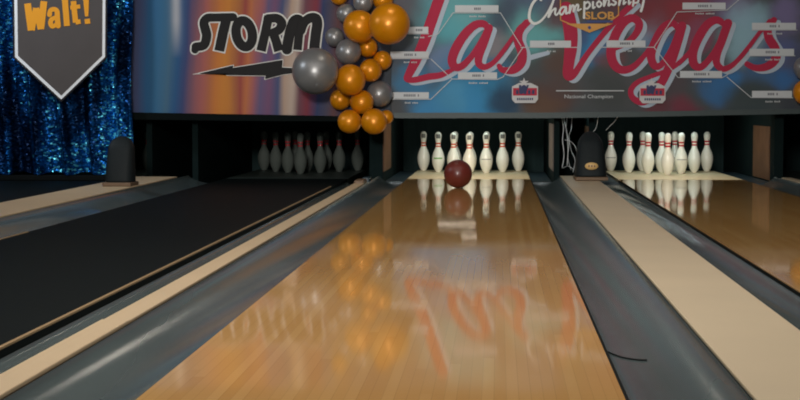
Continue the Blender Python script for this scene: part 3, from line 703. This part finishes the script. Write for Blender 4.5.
for kk in 'os':
    bm = bmesh.new()
    pr = [(-1.04,0),(-1.03,.045)]
    for i in range(1, 24):
        a = -PI/2+PI*i/24; r = math.cos(a); z = math.sin(a)*(1.04 if a < 0 else 1.0); pr.append((z, r))
    pr.append((1.0, 0)); lathe(bm, pr, 36); bmesh.ops.recalc_face_normals(bm, faces=bm.faces)
    me = bpy.data.meshes.new('balloon_skin'); bm.to_mesh(me); bm.free(); me.materials.append(M['orange' if kk == 'o' else 'silver'])
    for p in me.polygons: p.use_smooth = True
    bm = bmesh.new(); lathe(bm, [(-1.12,.0),(-1.12,.075),(-1.09,.07),(-1.06,.035),(-1.02,.05)], 14)
    kn = bpy.data.meshes.new('knot'); bm.to_mesh(kn); bm.free(); kn.materials.append(M['orange' if kk == 'o' else 'silver'])
    sph[kk] = (me, kn)
for x, y, r, k, lab in BL:
    Y = 12.95-r/119.4
    for _ in range(14):
        c = P(x, y, Y); R = r*Y/F*1.0
        for c2, R2 in placed:
            d = math.hypot(c.x-c2.x, c.z-c2.z); s = (R+R2)*1.03
            if d < s:
                need = c2.y-math.sqrt(s*s-d*d)
                if Y > need: Y = need
    c = P(x, y, Y); R = r*Y/F
    if R == 0: continue
    placed.append((c, R))
    t = thing('balloon', lab, 'balloon', c, 'balloon column between the banners' if x < 500 else 'balloons at the right edge'); t.scale = (R, R, R)
    t.rotation_euler = (PI/2+random.uniform(.2, .7)+PI, random.uniform(-.4, .4), random.uniform(-.5, .5)) if False else (-random.uniform(.9, 1.3), 0, random.uniform(-.6, .6))
    for me, nm in zip(sph[k], ('balloon_skin', 'knot')):
        o = bpy.data.objects.new(nm, me); C.objects.link(o); o.parent = t

# ------------------------------------------------------------------ ball return hoods
def hood(cx, y0, z0, w, h, dep, label, topw, emblem, lip):
    t = thing('ball_return_hood', label, 'ball return hood', (cx, y0, z0))
    bm = bmesh.new(); rings = []; n = 32
    for j in range(25):
        v = j/24; z = h*v
        ww = (w/2)*(1-(1-topw)*v**1.6)*(1 if v < .72 else math.sqrt(max(.0, 1-((v-.72)/.285)**2))); dd = (dep/2)*(1-.40*v**1.5)*(1 if v < .72 else math.sqrt(max(.0, 1-((v-.72)/.285)**2)))
        ring = []
        for i in range(n):
            a = 2*PI*i/n; ca, sa = math.cos(a), math.sin(a); e_ = .55
            ring.append(bm.verts.new((ww*math.copysign(abs(ca)**e_, ca), dep/2+.25*dep*v**1.5+dd*math.copysign(abs(sa)**e_, sa), z)))
        rings.append(ring)
    for a, b in zip(rings, rings[1:]):
        for i in range(n): bm.faces.new((a[i], a[(i+1)%n], b[(i+1)%n], b[i]))
    bm.faces.new(rings[-1]); bm.faces.new(rings[0][::-1]); bmesh.ops.recalc_face_normals(bm, faces=bm.faces)
    link('hood_shell', bm, M['black2'], t, True)
    bm = bmesh.new(); box(bm, -w/2-.004, w/2+.004, -.04, dep+.02, -.028, .0, .006); link('foot_plate', bm, lip, t)
    if emblem:
        bm = bmesh.new(); lathe(bm, [(0, .0), (0, 1), (.12, .94), (.12, 0)], 28)
        for v in bm.verts: v.co = Vector((v.co.x*.052, -.004-v.co.z*.05+.006, v.co.y*.030+.085))
        bmesh.ops.recalc_face_normals(bm, faces=bm.faces); e1 = link('oval_emblem', bm, M['gold'], t, True)
        bm = bmesh.new()
        for dx in (-.026, -.004, .018): box(bm, dx, dx+.012, -.0015-.004, .002, .078, .093)
        link('emblem_print', bm, M['emblem_ink'], e1)
    return t
hood(.735, 12.25, .070, .25, .355, .30, 'black tapered hood with a gold oval emblem at the end of the beige divider', .64, True, M['tan'])
hl = G(117.5, 182.5, .068)
hood(hl.x, hl.y, .0685, .205, .335, .20, 'black rounded hood standing in front of the blue curtain', .86, False, M['brown'])

# ------------------------------------------------------------------ cables and pipes between the side walls
CBL = [[(562,100),(562,118),(563.5,128),(562.5,140),(564,155),(562,168)],[(564,100),(564,118),(565,124),(567,134),(568,150),(567,166)],[(565,140),(570,141),(575,146),(577,153)],[(567,100),(567,118),(566,130),(569,142),(568,158),(571,170)],
       [(572,100),(572,118),(571,130),(569,136),(571,150),(575,160),(573,172)],[(563,168),(568,166),(573,169)],[(600,100),(598,118),(596,128),(592,133),(589,137)],[(606,130),(611,125),(615,121),(622,110)]]
for k, c in enumerate(CBL):
    bm = bmesh.new(); Y = 13.3+.03*k if k < 6 else 13.18
    tube(bm, [P(p[0], p[1], Y+.03*math.sin(i)) for i, p in enumerate(spline([tuple(map(float, q)) for q in c], 5))], .004 if k in (0, 1) else .0025, 6)
    lab = ['thick white cable hanging nearest the grey plate','thick white cable looping beside the leftmost one','short white cable arching right towards the black hood','thin white cable hanging in the middle of the bundle','thin cable curving down behind the black hood','short cable lying at the foot of the bundle','short slanted wire above the black hood','short slanted rod between black hood and right pins'][k]
    tag(link('cable', bm, M['cable'], None, True), lab, 'cable', 'cables between the pin decks')
# small blue fitting at the foot of the left side wall
bm = bmesh.new(); q = P(367, 178, 12.6); box(bm, q.x-.03, q.x+.03, 12.5, 12.7, -.03, .05, .01); tag(link('metal_fitting', bm, M['bluepart']), 'small bluish metal fitting behind the end of the narrow tan divider', 'fitting')

# ------------------------------------------------------------------ room lighting
def ceil_light(x, y, z, w, d, label, e=3.0):
    t = thing('ceiling_light', label, 'ceiling light', (x, y, z))
    bm = bmesh.new(); box(bm, -w/2-.02, w/2+.02, -d/2-.02, d/2+.02, .004, .05, .005); link('light_frame', bm, M['black2'], t)
    bm = bmesh.new(); box(bm, -w/2, w/2, -d/2, d/2, -.07, .004, .02); link('diffuser', bm, emis('diffuser_glow', (1, .9, .76, 1), e), t)
    bm = bmesh.new(); tube(bm, [(0, 0, .05), (0, 0, 3.2-z)], .01); link('hanger', bm, M['black2'], t)
area('ceiling_soft_near', (-.5, 4.0, 3.1), (0, 0, 0), 5, 5, 116, (1, .94, .86))
area('ceiling_soft_far', (-.8, 9.5, 3.1), (PL(8), 0, 0), 6, 3, 44, (1, .97, .92))
ceil_light(-.68, 12.0, 2.50, .22, .14, 'small bright lamp box hanging over the middle lane', 26)
area('curtain_light', (-4.6, 10.8, 2.6), (PL(48), 0, PL(-10)), .5, .3, 34, (.8, .9, 1))
area('front_soft', (-.9, -1.2, 2.3), Vector((.3, 14, -1.35)).to_track_quat('-Z', 'Y').to_euler(), 1.2, .8, 48, (1, .97, .93), PL(50))
area('cable_fill', (.65, 13.5, .66), (0, 0, 0), .1, .1, .5, (.8, 1, 1))
w = bpy.data.worlds.new('world'); w.use_nodes = True; w.node_tree.nodes['Background'].inputs[0].default_value = (.55, .62, .66, 1); w.node_tree.nodes['Background'].inputs[1].default_value = .16
sc = bpy.context.scene; sc.world = w
sc.view_settings.view_transform = 'Standard'; sc.view_settings.look = 'None'; sc.view_settings.exposure = 0
sc.cycles.use_denoising = True; sc.cycles.max_bounces = 6; sc.cycles.filter_width = 1.9
